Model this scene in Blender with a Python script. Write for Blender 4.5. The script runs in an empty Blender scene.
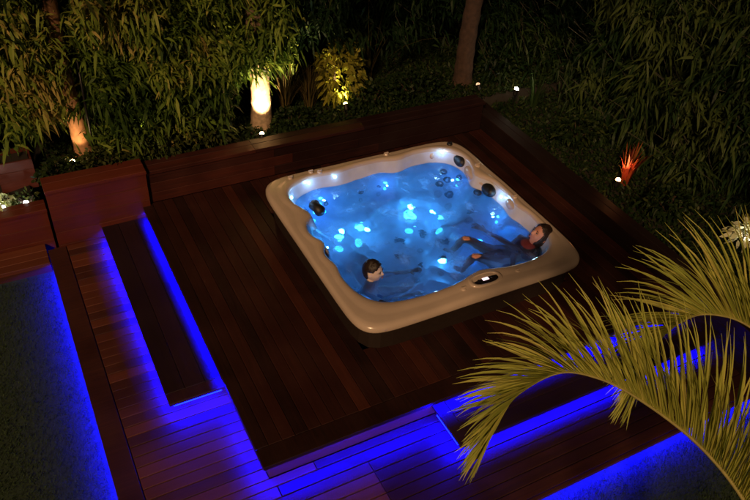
import bpy, bmesh, math, random
import numpy as np
from mathutils import Vector, Matrix, Euler, noise
from mathutils.bvhtree import BVHTree
random.seed(7); rng = np.random.default_rng(7)
sc = bpy.context.scene
col = sc.collection
# ------------------------------------------------------------------ camera
cam_d = bpy.data.cameras.new("camera"); cam = bpy.data.objects.new("camera", cam_d); col.objects.link(cam)
cam_d.sensor_width = 36.0; cam_d.lens = 36.0*735/750; cam_d.clip_start = .05; cam_d.clip_end = 500
RX = Vector((0.88488703, -0.46199322, 0.05947442)); FW = Vector((0.38, 0.66, -0.65))
yaw, pit, rol = 0.5294696, 0.68107035, 0.07662856
fwd = Vector((math.sin(yaw)*math.cos(pit), math.cos(yaw)*math.cos(pit), -math.sin(pit)))
rt = Vector((math.cos(yaw), -math.sin(yaw), 0)); up = rt.cross(fwd)
X = rt*math.cos(rol)+up*math.sin(rol); Y = -rt*math.sin(rol)+up*math.cos(rol); Z = -fwd
m = Matrix((X, Y, Z)).transposed().to_4x4(); m.translation = Vector((-1.88983739, -3.30968492, 4.20885))
cam.matrix_world = m
sc.camera = cam
# ------------------------------------------------------------------ world + light
SUN_EL, SUN_AZ = math.radians(34), math.radians(222)      # azimuth the light comes FROM, clockwise from +Y
w = bpy.data.worlds.new("World"); sc.world = w; w.use_nodes = True
nt = w.node_tree; nt.nodes.clear()
sky = nt.nodes.new("ShaderNodeTexSky"); sky.sky_type = 'NISHITA'; sky.sun_disc = False
sky.sun_elevation = SUN_EL; sky.sun_rotation = SUN_AZ
bg = nt.nodes.new("ShaderNodeBackground"); bg.inputs[1].default_value = 0.0009
out = nt.nodes.new("ShaderNodeOutputWorld")
nt.links.new(sky.outputs[0], bg.inputs[0]); nt.links.new(bg.outputs[0], out.inputs[0])
sd = bpy.data.lights.new("sun", 'SUN'); sd.energy = 2.1; sd.angle = math.radians(6); sd.color = (1.0, .60, .30)
so = bpy.data.objects.new("sun", sd); col.objects.link(so)
sdir = Vector((math.sin(SUN_AZ)*math.cos(SUN_EL), math.cos(SUN_AZ)*math.cos(SUN_EL), math.sin(SUN_EL)))
so.rotation_euler = sdir.to_track_quat('Z', 'Y').to_euler(); so.location = sdir*20
sc.view_settings.view_transform = 'Standard'; sc.view_settings.look = 'None'
sc.view_settings.exposure = 0; sc.view_settings.gamma = 1; sc.view_settings.use_curve_mapping = False
cy = sc.cycles
cy.max_bounces = 10; cy.transmission_bounces = 8; cy.transparent_max_bounces = 12; cy.diffuse_bounces = 3
cy.use_denoising = True; cy.sample_clamp_indirect = 6; cy.caustics_reflective = False; cy.caustics_refractive = False

# ------------------------------------------------------------------ helpers
def N(mat, t, **kw):
    n = mat.node_tree.nodes.new(t)
    for k, v in kw.items(): setattr(n, k, v)
    return n
def L(mat, a, b): mat.node_tree.links.new(a, b)
def newmat(name):
    mt = bpy.data.materials.new(name); mt.use_nodes = True
    return mt, mt.node_tree.nodes["Principled BSDF"]
def ramp(mat, stops):
    r = N(mat, "ShaderNodeValToRGB"); e = r.color_ramp.elements
    e[0].position, e[0].color = stops[0][0], (*stops[0][1], 1)
    e[1].position, e[1].color = stops[-1][0], (*stops[-1][1], 1)
    for p, c in stops[1:-1]:
        q = e.new(p); q.color = (*c, 1)
    return r
def plain(name, c, rough=.5, metal=0, bump=0, bscale=30, var=0.12, spec=.5, trans=0):
    mt, b = newmat(name)
    b.inputs["Roughness"].default_value = rough; b.inputs["Metallic"].default_value = metal
    b.inputs["Specular IOR Level"].default_value = spec
    tc = N(mt, "ShaderNodeTexCoord"); no = N(mt, "ShaderNodeTexNoise"); no.inputs["Scale"].default_value = bscale; no.inputs["Detail"].default_value = 5
    L(mt, tc.outputs["Object"], no.inputs["Vector"])
    lo = tuple(x*(1-var) for x in c); hi = tuple(min(1, x*(1+var)) for x in c)
    r = ramp(mt, [(.3, lo), (.7, hi)]); L(mt, no.outputs[0], r.inputs[0]); L(mt, r.outputs[0], b.inputs["Base Color"])
    if bump:
        bp = N(mt, "ShaderNodeBump"); bp.inputs["Strength"].default_value = bump; bp.inputs["Distance"].default_value = .01
        L(mt, no.outputs[0], bp.inputs["Height"]); L(mt, bp.outputs[0], b.inputs["Normal"])
    return mt
def emis(name, c, s):
    mt, b = newmat(name); b.inputs["Base Color"].default_value = (*c, 1)
    b.inputs["Emission Color"].default_value = (*c, 1); b.inputs["Emission Strength"].default_value = s
    return mt
def wood(name, stops, axis, rough=.45, spec=.35):
    """boards: per-board tone attribute plus grain running along axis"""
    mt, b = newmat(name)
    at = N(mt, "ShaderNodeAttribute", attribute_name="tone")
    tc = N(mt, "ShaderNodeTexCoord"); mp = N(mt, "ShaderNodeMapping")
    mp.inputs["Scale"].default_value = {'x': (2.2, 60, 60), 'y': (60, 2.2, 60)}[axis]
    L(mt, tc.outputs["Object"], mp.inputs[0])
    g = N(mt, "ShaderNodeTexNoise"); g.inputs["Detail"].default_value = 6; g.inputs["Distortion"].default_value = .6; g.inputs["Scale"].default_value = 1
    L(mt, mp.outputs[0], g.inputs["Vector"])
    st = N(mt, "ShaderNodeTexNoise"); st.inputs["Scale"].default_value = 2.3; st.inputs["Detail"].default_value = 7
    L(mt, tc.outputs["Object"], st.inputs["Vector"])
    a1 = N(mt, "ShaderNodeMath", operation='MULTIPLY_ADD'); a1.inputs[1].default_value = .42
    L(mt, g.outputs[0], a1.inputs[0]); L(mt, at.outputs["Fac"], a1.inputs[2])
    a2 = N(mt, "ShaderNodeMath", operation='MULTIPLY_ADD'); a2.inputs[1].default_value = .5
    L(mt, st.outputs[0], a2.inputs[0]); L(mt, a1.outputs[0], a2.inputs[2])
    a3 = N(mt, "ShaderNodeMath", operation='SUBTRACT'); a3.inputs[1].default_value = .46; L(mt, a2.outputs[0], a3.inputs[0])
    r = ramp(mt, stops); L(mt, a3.outputs[0], r.inputs[0]); L(mt, r.outputs[0], b.inputs["Base Color"])
    rr = N(mt, "ShaderNodeMapRange"); rr.inputs[3].default_value = rough-.28; rr.inputs[4].default_value = rough+.35
    L(mt, st.outputs[0], rr.inputs[0]); L(mt, rr.outputs[0], b.inputs["Roughness"])
    b.inputs["Specular IOR Level"].default_value = spec
    bp = N(mt, "ShaderNodeBump"); bp.inputs["Strength"].default_value = .35; bp.inputs["Distance"].default_value = .003
    L(mt, g.outputs[0], bp.inputs["Height"]); L(mt, bp.outputs[0], b.inputs["Normal"])
    return mt
def leafmat(name, stops, trans=.25, rough=.5):
    mt, b = newmat(name)
    at = N(mt, "ShaderNodeAttribute", attribute_name="tone")
    r = ramp(mt, stops); L(mt, at.outputs["Fac"], r.inputs[0]); L(mt, r.outputs[0], b.inputs["Base Color"])
    b.inputs["Roughness"].default_value = rough; b.inputs["Specular IOR Level"].default_value = .12
    tr = N(mt, "ShaderNodeBsdfTranslucent"); L(mt, r.outputs[0], tr.inputs[0])
    mx = N(mt, "ShaderNodeMixShader"); mx.inputs[0].default_value = trans
    o = mt.node_tree.nodes["Material Output"]
    L(mt, b.outputs[0], mx.inputs[1]); L(mt, tr.outputs[0], mx.inputs[2]); L(mt, mx.outputs[0], o.inputs[0])
    return mt

def tag(o, label=None, cat=None, group=None, kind=None):
    if label: o["label"] = label
    if cat: o["category"] = cat
    if group: o["group"] = group
    if kind: o["kind"] = kind
    return o
def empty(name, loc=(0, 0, 0), rz=0, label=None, cat=None, group=None):
    o = bpy.data.objects.new(name, None); col.objects.link(o); o.location = loc; o.rotation_euler = (0, 0, rz)
    o.empty_display_size = .1
    return tag(o, label, cat, group)
def link_mesh(name, me, mat, parent=None, world=True, smooth=False):
    o = bpy.data.objects.new(name, me); col.objects.link(o)
    if mat: me.materials.append(mat)
    if smooth: me.polygons.foreach_set("use_smooth", [True]*len(me.polygons))
    if parent:
        o.parent = parent
        if world:                              # geometry given in world coordinates
            pm = Matrix.Translation(parent.location) @ Euler(parent.rotation_euler).to_matrix().to_4x4()
            g = parent.parent
            while g:
                pm = Matrix.Translation(g.location) @ Euler(g.rotation_euler).to_matrix().to_4x4() @ pm; g = g.parent
            me.transform(pm.inverted())
    return o
def bmobj(name, bm, mat, parent=None, world=True, smooth=False):
    me = bpy.data.meshes.new(name); bm.to_mesh(me); bm.free()
    return link_mesh(name, me, mat, parent, world, smooth)
class MB:
    """raw mesh collector with a per-face tone"""
    def __init__(s): s.v = []; s.f = []; s.t = []
    def add(s, vs, fs, tone=.5):
        n = len(s.v); s.v += [tuple(v) for v in vs]; s.f += [tuple(i+n for i in f) for f in fs]; s.t += [tone]*len(fs)
    def box(s, x0, x1, y0, y1, z0, z1, tone=.5, c=.003):
        vs = [(x0, y0, z0), (x1, y0, z0), (x1, y1, z0), (x0, y1, z0),
              (x0, y0, z1-c), (x1, y0, z1-c), (x1, y1, z1-c), (x0, y1, z1-c),
              (x0+c, y0+c, z1), (x1-c, y0+c, z1), (x1-c, y1-c, z1), (x0+c, y1-c, z1)]
        fs = [(3, 2, 1, 0)]
        for k in range(4):
            j = (k+1) % 4; fs += [(k, j, j+4, k+4), (k+4, j+4, j+8, k+8)]
        fs.append((8, 9, 10, 11)); s.add(vs, fs, tone)
    def tube(s, pts, rad, n=8, tone=.5, cap=True):
        pts = [Vector(p) for p in pts]; vs = []; fs = []
        ref = Vector((0, 0, 1))
        for i, p in enumerate(pts):
            d = (pts[min(i+1, len(pts)-1)]-pts[max(i-1, 0)]).normalized()
            a = d.cross(ref if abs(d.z) < .9 else Vector((1, 0, 0))).normalized(); b = d.cross(a)
            r = rad[i] if hasattr(rad, '__len__') else rad
            for k in range(n):
                t = 2*math.pi*k/n; vs.append(p+a*math.cos(t)*r+b*math.sin(t)*r)
        for i in range(len(pts)-1):
            for k in range(n):
                j = (k+1) % n; fs.append((i*n+k, i*n+j, (i+1)*n+j, (i+1)*n+k))
        if cap: fs += [tuple(range(n))[::-1], tuple((len(pts)-1)*n+k for k in range(n))]
        s.add(vs, fs, tone)
    def lathe(s, c, prof, n=20, tone=.5, M=None):
        vs = []; fs = []
        for r, z in prof:
            for k in range(n):
                t = 2*math.pi*k/n; v = Vector((r*math.cos(t), r*math.sin(t), z))
                if M: v = M @ v
                vs.append(v+Vector(c))
        for i in range(len(prof)-1):
            for k in range(n):
                j = (k+1) % n; fs.append((i*n+k, i*n+j, (i+1)*n+j, (i+1)*n+k))
        fs += [tuple(range(n))[::-1], tuple((len(prof)-1)*n+k for k in range(n))]
        s.add(vs, fs, tone)
    def build(s, name, mat, parent=None, world=True, smooth=False):
        me = bpy.data.meshes.new(name); me.from_pydata(s.v, [], s.f); me.update()
        a = me.attributes.new("tone", 'FLOAT', 'FACE'); a.data.foreach_set("value", s.t)
        return link_mesh(name, me, mat, parent, world, smooth)
def uv(cx, cy_, cz, rx, ry, rz, nu=24, nv=16, M=None):
    bm = bmesh.new(); bmesh.ops.create_uvsphere(bm, u_segments=nu, v_segments=nv, radius=1)
    for v in bm.verts:
        p = Vector((v.co.x*rx, v.co.y*ry, v.co.z*rz)); v.co = (M @ p if M else p)+Vector((cx, cy_, cz))
    return bm

# ------------------------------------------------------------------ materials
WOOD_UP = wood("dark_decking", [(0, (.010, .004, .003)), (.38, (.033, .0088, .006)), (.62, (.058, .0150, .008)), (1, (.12, .032, .015))], 'y', .5)  # upper deck boards, darker than the lower deck's
WOOD_LOW = wood("red_hardwood_decking", [(0, (.030, .010, .009)), (.4, (.085, .025, .015)), (.7, (.125, .036, .019)), (1, (.17, .050, .025))], 'x', .5)
WOOD_STEP = wood("dark_step_timber", [(0, (.012, .006, .009)), (.6, (.03, .010, .016)), (1, (.09, .028, .026))], 'y', .5)
WOOD_STEPX = wood("dark_step_timber_long", [(0, (.012, .006, .009)), (.6, (.03, .010, .016)), (1, (.09, .028, .026))], 'x', .5)
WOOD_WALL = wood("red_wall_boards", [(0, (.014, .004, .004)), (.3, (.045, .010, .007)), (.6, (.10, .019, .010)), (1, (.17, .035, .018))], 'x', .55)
WOOD_WALLD = wood("dimmed_wall_boards", [(0, (.006, .003, .003)), (.5, (.012, .004, .003)), (1, (.025, .008, .006))], 'y', .55)  # weak light on the right wall put into darker boards
TAN = plain("tan_acrylic", (.53, .43, .36), .22, var=.05, bscale=6, spec=.6)
PEARL = plain("pearl_acrylic", (.55, .57, .66), .22, var=.10, bscale=7, spec=.6)
CAB = plain("cabinet_brown", (.018, .010, .007), .6, bump=.2)
BLACK = plain("black_rubber", (.012, .012, .014), .5)
STEEL = plain("brushed_steel", (.55, .55, .55), .25, 1)
BLUE = emis("blue_led", (.00006, .00025, 1.0), 640)
SOIL = plain("garden_soil", (.012, .009, .006), .95, bump=.8, bscale=12, var=.4)
BARK = plain("grey_bark", (.28, .19, .12), .85, bump=.7, bscale=22, var=.35)
BARK_RED = plain("reddish_bark", (.045, .024, .016), .9, bump=.7, bscale=22, var=.35)
CULM = plain("bamboo_culm", (.06, .06, .025), .5, var=.3, bscale=9)
HOUSING = plain("black_lamp_metal", (.02, .02, .02), .4, .6)
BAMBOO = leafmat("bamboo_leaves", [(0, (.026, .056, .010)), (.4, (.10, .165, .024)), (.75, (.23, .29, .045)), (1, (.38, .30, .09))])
BAMBOO_D = leafmat("shaded_bamboo_leaves", [(0, (.004, .012, .004)), (.6, (.009, .024, .007)), (1, (.022, .040, .010))], .15)  # shade over the centre and far planting put into a darker leaf colour
SHRUB = leafmat("shrub_leaves", [(0, (.007, .017, .005)), (.6, (.017, .032, .008)), (1, (.05, .06, .015))], .2)
GRASSY = leafmat("tall_grass_leaves", [(0, (.05, .05, .015)), (.5, (.11, .085, .03)), (1, (.18, .12, .05))], .25)
RED_LEAF = leafmat("red_cordyline_leaves", [(0, (.10, .012, .01)), (.6, (.22, .03, .015)), (1, (.30, .12, .03))], .3)
PALE_LEAF = leafmat("pale_variegated_leaves", [(0, (.20, .26, .08)), (.5, (.42, .45, .22)), (1, (.65, .65, .45))], .3)
PALM = leafmat("palm_leaflets", [(0, (.20, .28, .05)), (.5, (.46, .49, .095)), (1, (.62, .56, .15))], .3, .45)
RACHIS = plain("palm_rachis", (.30, .27, .09), .45, var=.15)

# ------------------------------------------------------------------ ground and decks
def lightstrip(x0, y0, x1, y1, ztop, parent, h=.007):
    """a thin LED profile fixed under the nosing, a finger's width behind its front edge"""
    b = MB(); q = .006; h = .0025 if h < .01 else h
    if x0 == x1: b.box(x0-q, x0+q, y0, y1, ztop-h, ztop-.0005, c=.0005)
    else: b.box(x0, x1, y0-q, y0+q, ztop-h, ztop-.0005, c=.0005)
    return b.build("led_strip", BLUE, parent)
ZL, ZG = -.22, -.36
def lip(x0, x1, y0, y1, ztop, d, mat, parent):
    """narrow lip added in front of a strip, under the nosing, to trim its glow"""
    b = MB(); b.box(x0, x1, y0, y1, ztop-d, ztop-.0005, .2, c=.0004); return b.build("glow_lip", mat, parent)
YB, XR = 2.66, 2.90                        # faces of the back and the right planter wall
g = MB(); g.box(-60, 60, -60, 60, ZG-.3, ZG); tag(g.build("lawn_soil", plain("dark_turf", (.018, .035, .016), .95, bump=.6, bscale=60, var=.35)), kind="structure")

def deck(name, x0, x1, y0, y1, z, w, axis, mat, tonef, parent=None, t=.028, gap=.006, root=None):
    b = MB(); rr = random.Random(hash(name) % 1000 if False else len(name)*7)
    if axis == 'y':
        x = x0
        while x < x1-.02:
            xe = min(x+w, x1); b.box(x+gap/2, xe-gap/2, y0, y1, z-t, z, tonef(rr, x)); x = xe
    else:
        y = y0
        while y < y1-.02:
            ye = min(y+w, y1); b.box(x0, x1, y+gap/2, ye-gap/2, z-t, z, tonef(rr, y)); y = ye
    return b.build(name, mat, parent)

# lower deck (two legs of an L) -------------------------------------------------
def tlow(r, y):
    t = r.choice([.22, .3, .4, .45, .55, .6, .66])+r.uniform(-.06, .06)
    return t
dl = MB(); rr = random.Random(11)
y = -1.41; edge = .13
while y < 2.59:
    ye = min(y+.092, 2.60)
    if y < -.52 and ye > -.507: ye = -.507
    x1 = 3.4 if ye < -.50 else -.948
    x0 = -1.87+edge
    if ye < -.50:
        xm = -.62+rr.choice([-.3, 0, .35])
        dl.box(x0+.004, xm-.002, y+.003, ye-.003, ZL-.028, ZL, tlow(rr, y)); dl.box(xm+.002, x1, y+.003, ye-.003, ZL-.028, ZL, rr.uniform(-.2, .15))  # right-hand front lengths darkened so the blue glow dies off sooner
    else: dl.box(x0+.004, x1, y+.003, ye-.003, ZL-.028, ZL, tlow(rr, y))
    y = ye
dl.box(-1.88+edge+.01, 3.4, -1.44, -1.413, ZL-.028, ZL, .2)
dl.box(-1.90, -1.90+edge+.027, -1.44, 2.60, ZL-.030, ZL+.001, .12)          # dark edge board
lower = dl.build("lower_deck", WOOD_LOW); tag(lower, kind="structure")
b = MB(); b.box(-1.845, 3.4, -1.385, -.508, ZG, ZL-.032, .4); b.box(-1.845, -.95, -.506, 2.65, ZG, ZL-.032, .4); b.build("riser", WOOD_LOW, lower)
lightstrip(-1.884, -1.37, -1.884, 2.45, ZL-.030, lower)
lightstrip(-1.80, -1.426, 3.3, -1.426, ZL-.028, lower)
lip(-1.898, -1.895, -1.43, 2.5, ZL-.030, .005, WOOD_LOW, lower); lip(-1.80, 3.3, -1.438, -1.435, ZL-.028, .005, WOOD_LOW, lower)
# left border boards beside the lawn
b = MB()
for i, yy in enumerate((2.44, 2.54, 2.64)): b.box(-7, -1.91, yy, yy+.096, ZL-.06, ZL-.02, .55+.12*i)
b.box(-7, -1.91, 2.46, 2.72, ZG, ZL-.062, .2)
tag(b.build("border_boards", WOOD_LOW), kind="structure")
# upper deck --------------------------------------------------------------------
def tup(r, x):
    return r.choice([.08, .16, .24, .3, .36, .42, .60 if -.8 < x < .6 else .4])+r.uniform(-.04, .04)
b = MB(); rr = random.Random(8); x = -1.0
while x < XR-.02:
    xe = min(x+.098, XR); t = tup(rr, x)
    if xe > .12 and x < 2.08:
        b.box(x+.0015, xe-.0015, -.40, .12, -.028, 0, t); b.box(x+.0015, xe-.0015, 2.08, YB, -.028, 0, t)
    else: b.box(x+.0015, xe-.0015, -.40, YB, -.028, 0, t)
    x = xe
upper = b.build("upper_deck", WOOD_UP); tag(upper, kind="structure")
b = MB(); b.box(-1.00, XR, -.558, -.404, -.03, .001, .15); b.build("edge_board", WOOD_UP, upper)
b = MB()
b.box(-.945, .08, -.505, YB, ZL+.002, -.032, .5, c=.001); b.box(2.12, XR-.01, -.505, YB, ZL+.002, -.032, .5, c=.001)
b.box(.081, 2.119, -.505, .08, ZL+.002, -.032, .5, c=.001); b.box(.081, 2.119, 2.12, YB, ZL+.002, -.032, .5, c=.001); b.build("riser", WOOD_LOW, upper)
lightstrip(-.986, .38, -.986, YB-.06, -.028, upper)
lightstrip(-.986, -.52, -.986, .30, -.028, upper)
lightstrip(-.96, -.543, XR-.05, -.543, -.030, upper)
lip(-.998, -.995, -.55, YB-.04, -.028, .013, WOOD_UP, upper); lip(-.99, XR-.03, -.556, -.553, -.030, .0085, WOOD_UP, upper)
# steps -------------------------------------------------------------------------
ZS = -.11
s1 = empty("deck_step", (-1.19, 1.5, ZL), label="long narrow timber step along the upper deck's left edge, glowing blue underneath", cat="step")
b = MB()
for i in range(3): b.box(-1.40+.151*i, -1.40+.151*i+.148, .41, YB-.05, ZS-.026, ZS, [.2, .35, .15][i])
b.box(-1.40, -.948, .305, .406, ZS-.026, ZS+.001, .62)
b.build("tread", WOOD_STEP, s1)
b = MB(); b.box(-1.345, -.950, .36, YB-.05, ZL+.003, ZS-.028); b.build("riser", WOOD_LOW, s1)
lightstrip(-1.386, .34, -1.386, YB-.08, ZS-.026, s1)
lip(-1.398, -1.395, .32, YB-.07, ZS-.026, .008, WOOD_STEP, s1)
lightstrip(-1.37, .312, -1.01, .312, ZS-.026, s1, .011)
s2 = empty("deck_step", (1.6, -.7, ZL), label="wide timber step in front of the upper deck behind the palm, glowing blue underneath", cat="step")
b = MB()
for i in range(3): b.box(.45, XR-.03, -.905+.132*i, -.905+.132*i+.129, ZS-.026, ZS, [.18, .3, .2][i])
b.box(.345, .446, -.905, -.508, ZS-.026, ZS+.001, .35)
b.build("tread", WOOD_STEPX, s2)
b = MB(); b.box(.40, XR-.03, -.85, -.510, ZL+.003, ZS-.028); b.build("riser", WOOD_LOW, s2)
lightstrip(.38, -.891, XR-.06, -.891, ZS-.026, s2)
lip(.36, XR-.05, -.903, -.900, ZS-.026, .008, WOOD_STEPX, s2)
lightstrip(.352, -.87, .352, -.58, ZS-.026, s2, .011)
# planter walls -----------------------------------------------------------------
def wallboards(name, axis, a0, a1, face, z0, z1, thick, mat, label, n, tone0, cap=.0):
    root = empty(name, ((a0+a1)/2, face, z0) if axis == 'x' else (face, (a0+a1)/2, z0), label=label, cat="planter wall")
    b = MB(); rr = random.Random(n*3+int(a0*10)); h = (z1-.035-z0)/n
    for i in range(n):
        zz = z0+i*h; t = tone0+rr.uniform(-.18, .18); u = .0
        if axis == 'x':
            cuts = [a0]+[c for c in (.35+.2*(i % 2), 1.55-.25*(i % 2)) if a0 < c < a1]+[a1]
            for q in range(len(cuts)-1): b.box(cuts[q]+.0015, cuts[q+1]-.0015, face+u, face+.03, zz+.003, zz+h-.003, t-.28*q)  # lengths step darker to the right, standing in for light fall-off
        else: b.box(face+u, face+.03, a0, a1, zz+.003, zz+h-.003, t)
    b.build("face_boards", mat, root)
    b = MB()
    if axis == 'x': b.box(a0+.01, a1-.01, face+.032, face+thick-.02, z0, z1-.037)
    else: b.box(face+.032, face+thick-.02, a0+.01, a1-.01, z0, z1-.037)
    b.build("core", BLACK, root)
    b = MB()
    if axis == 'x':
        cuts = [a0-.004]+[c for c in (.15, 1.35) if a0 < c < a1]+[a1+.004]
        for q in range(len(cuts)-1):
            b.box(cuts[q]+.001, cuts[q+1]-.001, face-.02, face+thick/2-.003, z1-.035, z1, tone0+.1-.17*q); b.box(cuts[q]+.001, cuts[q+1]-.001, face+thick/2+.003, face+thick, z1-.035, z1, tone0-.28*q)  # cap tones drop the same way, light fall-off put into the colour
    else:
        b.box(face-.02, face+thick/2-.003, a0, a1, z1-.035, z1, tone0+.1); b.box(face+thick/2+.003, face+thick, a0, a1, z1-.035, z1, tone0)
    b.build("cap_boards", mat, root)
    return root
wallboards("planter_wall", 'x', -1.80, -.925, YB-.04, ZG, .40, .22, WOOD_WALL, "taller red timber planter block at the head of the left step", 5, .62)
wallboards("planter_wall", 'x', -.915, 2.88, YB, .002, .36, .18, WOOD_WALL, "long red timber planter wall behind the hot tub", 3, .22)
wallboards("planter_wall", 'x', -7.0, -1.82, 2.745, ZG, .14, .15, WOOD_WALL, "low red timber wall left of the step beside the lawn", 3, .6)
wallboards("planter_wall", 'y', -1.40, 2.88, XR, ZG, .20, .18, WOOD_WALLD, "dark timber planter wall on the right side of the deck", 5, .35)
# raised beds -------------------------------------------------------------------
def bed(name, x0, x1, y0, y1, z):
    nx, ny = int((x1-x0)/.12), int((y1-y0)/.12); vs = []; fs = []
    for j in range(ny+1):
        for i in range(nx+1):
            x = x0+(x1-x0)*i/nx; y = y0+(y1-y0)*j/ny
            e = (i in (0, nx) or j in (0, ny))
            vs.append((x, y, z-.3 if e else z+.05*noise.noise((x*2, y*2, z))+.02*noise.noise((x*9, y*9, 3))))
    for j in range(ny):
        for i in range(nx):
            q = j*(nx+1)+i; fs.append((q, q+1, q+nx+2, q+nx+1))
    me = bpy.data.meshes.new(name); me.from_pydata(vs, [], fs)
    tag(link_mesh(name, me, SOIL, smooth=True), kind="structure")
bed("garden_bed", -1.79, 14, YB+.16, 14, .25)
bed("garden_bed", XR+.17, 14, -1.4, YB+.20, .12)
bed("garden_bed", -9, -1.78, 2.88, 14, .06)

# ------------------------------------------------------------------ hot tub
CX, CY = 1.122, 1.15
TCX, TCY = 1.1, 1.1
NA = 360
def sup(th, a, b, n): return 1/((abs(math.cos(th))/a)**n+(abs(math.sin(th))/b)**n)**(1/n)
def outer(th):
    r = sup(th, 1.1, 1.1, 10.5); return Vector((TCX+r*math.cos(th), TCY+r*math.sin(th), 0))
BUMPS = [(.14, 1.60, .13, .15), (.14, 1.12, .06, .09), (2.10, 1.56, .10, .16), (2.10, .92, .03, .1), (1.22, .2, .07, .20), (.75, 2.1, .03, .16), (1.45, 2.1, .05, .14), (.14, .8, .03, .1)]
def inner(th):
    r = sup(th, .982, .945, 5.4)
    p = Vector((CX+r*math.cos(th), CY+r*math.sin(th), 0))
    for bx, by, amp, wd_ in BUMPS:
        d = math.hypot(p.x-bx, p.y-by); r -= amp*math.exp(-(d/wd_)**2)
    return Vector((CX+r*math.cos(th), CY+r*math.sin(th), 0))
IN = [inner(2*math.pi*k/NA) for k in range(NA)]
def ang_outer(p):                       # outer point seen from the tub's own centre along the same angle
    return outer(math.atan2(p.y-TCY, p.x-TCX))
def ringmesh(name, rings, mat, parent, closed_center=None):
    vs = [tuple(p) for r in rings for p in r]; n = NA; fs = []
    for i in range(len(rings)-1):
        for k in range(n):
            j = (k+1) % n; fs.append((i*n+k, i*n+j, (i+1)*n+j, (i+1)*n+k))
    if closed_center is not None:
        c = len(vs); vs.append(closed_center); q = (len(rings)-1)*n
        for k in range(n): fs.append((q+k, q+(k+1) % n, c))
    me = bpy.data.meshes.new(name); me.from_pydata(vs, [], fs)
    return link_mesh(name, me, mat, parent, True, True)
tub = empty("hot_tub", (1.1, 1.1, 0), label="square tan acrylic hot tub full of glowing blue water on the upper deck", cat="hot tub")
rings = []
for t, z, off in [(0, .238, -.045), (0, .240, 0), (0, .248, .0), (0, .266, .0), (.03, .283, 0), (.09, .297, 0), (.2, .303, 0), (.42, .301, 0), (.52, .303, 0), (.62, .309, 0), (.78, .311, 0), (.9, .306, 0), (.97, .295, 0), (1.0, .278, 0)]:
    ring = []
    for p in IN:
        o_ = ang_outer(p); q = o_.lerp(p, t)
        if off:
            d = (Vector((TCX, TCY, 0))-o_).normalized(); q = q+d*(-off)
        # a shallow spillway dip at the back corners and a raised console at the front centre
        lift = .012*math.exp(-((q.x-1.22)/.42)**4)*(1 if q.y < .3 else 0)*(1 if t > .02 else 0)
        ring.append(Vector((q.x, q.y, z+lift)))
    rings.append(ring)
ringmesh("rim", rings, TAN, tub)
prof = [(0, .278), (.012, .25), (.03, .20), (.05, .14), (.08, .06), (.115, -.03), (.16, -.11), (.22, -.16), (.30, -.18), (.38, -.185), (.43, -.21), (.46, -.30), (.49, -.43), (.54, -.50), (.62, -.52), (.75, -.525)]
prof = [(d, z if z > -.3 else max(z, -.335)) for d, z in prof]
rings = []
for d, z in prof:
    ring = []
    for k, p in enumerate(IN):
        th = 2*math.pi*k/NA; v = Vector((CX, CY, 0))-p; r = v.length
        mod = 1+.35*math.sin(3*th+.6)*min(1, d*4)
        q = p+v.normalized()*min(d*mod, r*.93)
        zz = z+(.035*math.sin(5*th+1)+.02*math.sin(11*th))*min(1, max(0, (d-.03))*5)*(1 if z > -.25 else .0)
        ring.append(Vector((q.x, q.y, zz)))
    rings.append(ring)
basin = ringmesh("basin", rings, PEARL, tub, (CX, CY, -.335))
ground_clear = None
# outer cabinet
b = MB(); nn = 96; vs = []; fs = []
for z, s in ((.002, .948), (.239, .948)):
    for k in range(nn):
        p = outer(2*math.pi*k/nn); vs.append((TCX+(p.x-TCX)*s, TCY+(p.y-TCY)*s, z))
for k in range(nn): fs.append((k, (k+1) % nn, nn+(k+1) % nn, nn+k))
b.add(vs, fs); b.build("cabinet", CAB, tub, smooth=False)
# water -------------------------------------------------------------------------
WZ = .165
def wave(x, y):
    n1 = noise.noise(Vector((x*4.5, y*4.5, .3))); n2 = noise.noise(Vector((x*11, y*11, 5.1))); n3 = noise.noise(Vector((x*26, y*26, 9.0)))
    return .011*n1+.0055*n2+.0014*n3
NRW = 110; vs = []; fs = []
for i in range(1, NRW+1):
    s = i/NRW
    for k, p in enumerate(IN):
        v = p-Vector((CX, CY, 0)); L0 = v.length-.035
        q = Vector((CX, CY, 0))+v.normalized()*L0*s
        vs.append((q.x, q.y, WZ+wave(q.x, q.y)))
for i in range(NRW-1):
    for k in range(NA):
        j = (k+1) % NA; fs.append((i*NA+k, i*NA+j, (i+1)*NA+j, (i+1)*NA+k))
c = len(vs); vs.append((CX, CY, WZ+wave(CX, CY)))
for k in range(NA): fs.append((c, k, (k+1) % NA))
mt, pb = newmat("tub_water"); mt.node_tree.nodes.remove(pb)
o = mt.node_tree.nodes["Material Output"]
tr = N(mt, "ShaderNodeBsdfTransparent"); tr.inputs[0].default_value = (.75, .9, 1, 1)
rf = N(mt, "ShaderNodeBsdfRefraction"); rf.inputs["IOR"].default_value = 1.33; rf.inputs["Roughness"].default_value = .0; rf.inputs[0].default_value = (.85, .95, 1, 1)
gl = N(mt, "ShaderNodeBsdfGlossy"); gl.inputs["Roughness"].default_value = .05
fr = N(mt, "ShaderNodeFresnel"); fr.inputs[0].default_value = 1.33
m1 = N(mt, "ShaderNodeMixShader"); m1.inputs[0].default_value = .78
L(mt, tr.outputs[0], m1.inputs[1]); L(mt, rf.outputs[0], m1.inputs[2])
m2 = N(mt, "ShaderNodeMixShader"); L(mt, fr.outputs[0], m2.inputs[0]); L(mt, m1.outputs[0], m2.inputs[1]); L(mt, gl.outputs[0], m2.inputs[2])
tc = N(mt, "ShaderNodeTexCoord")
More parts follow.
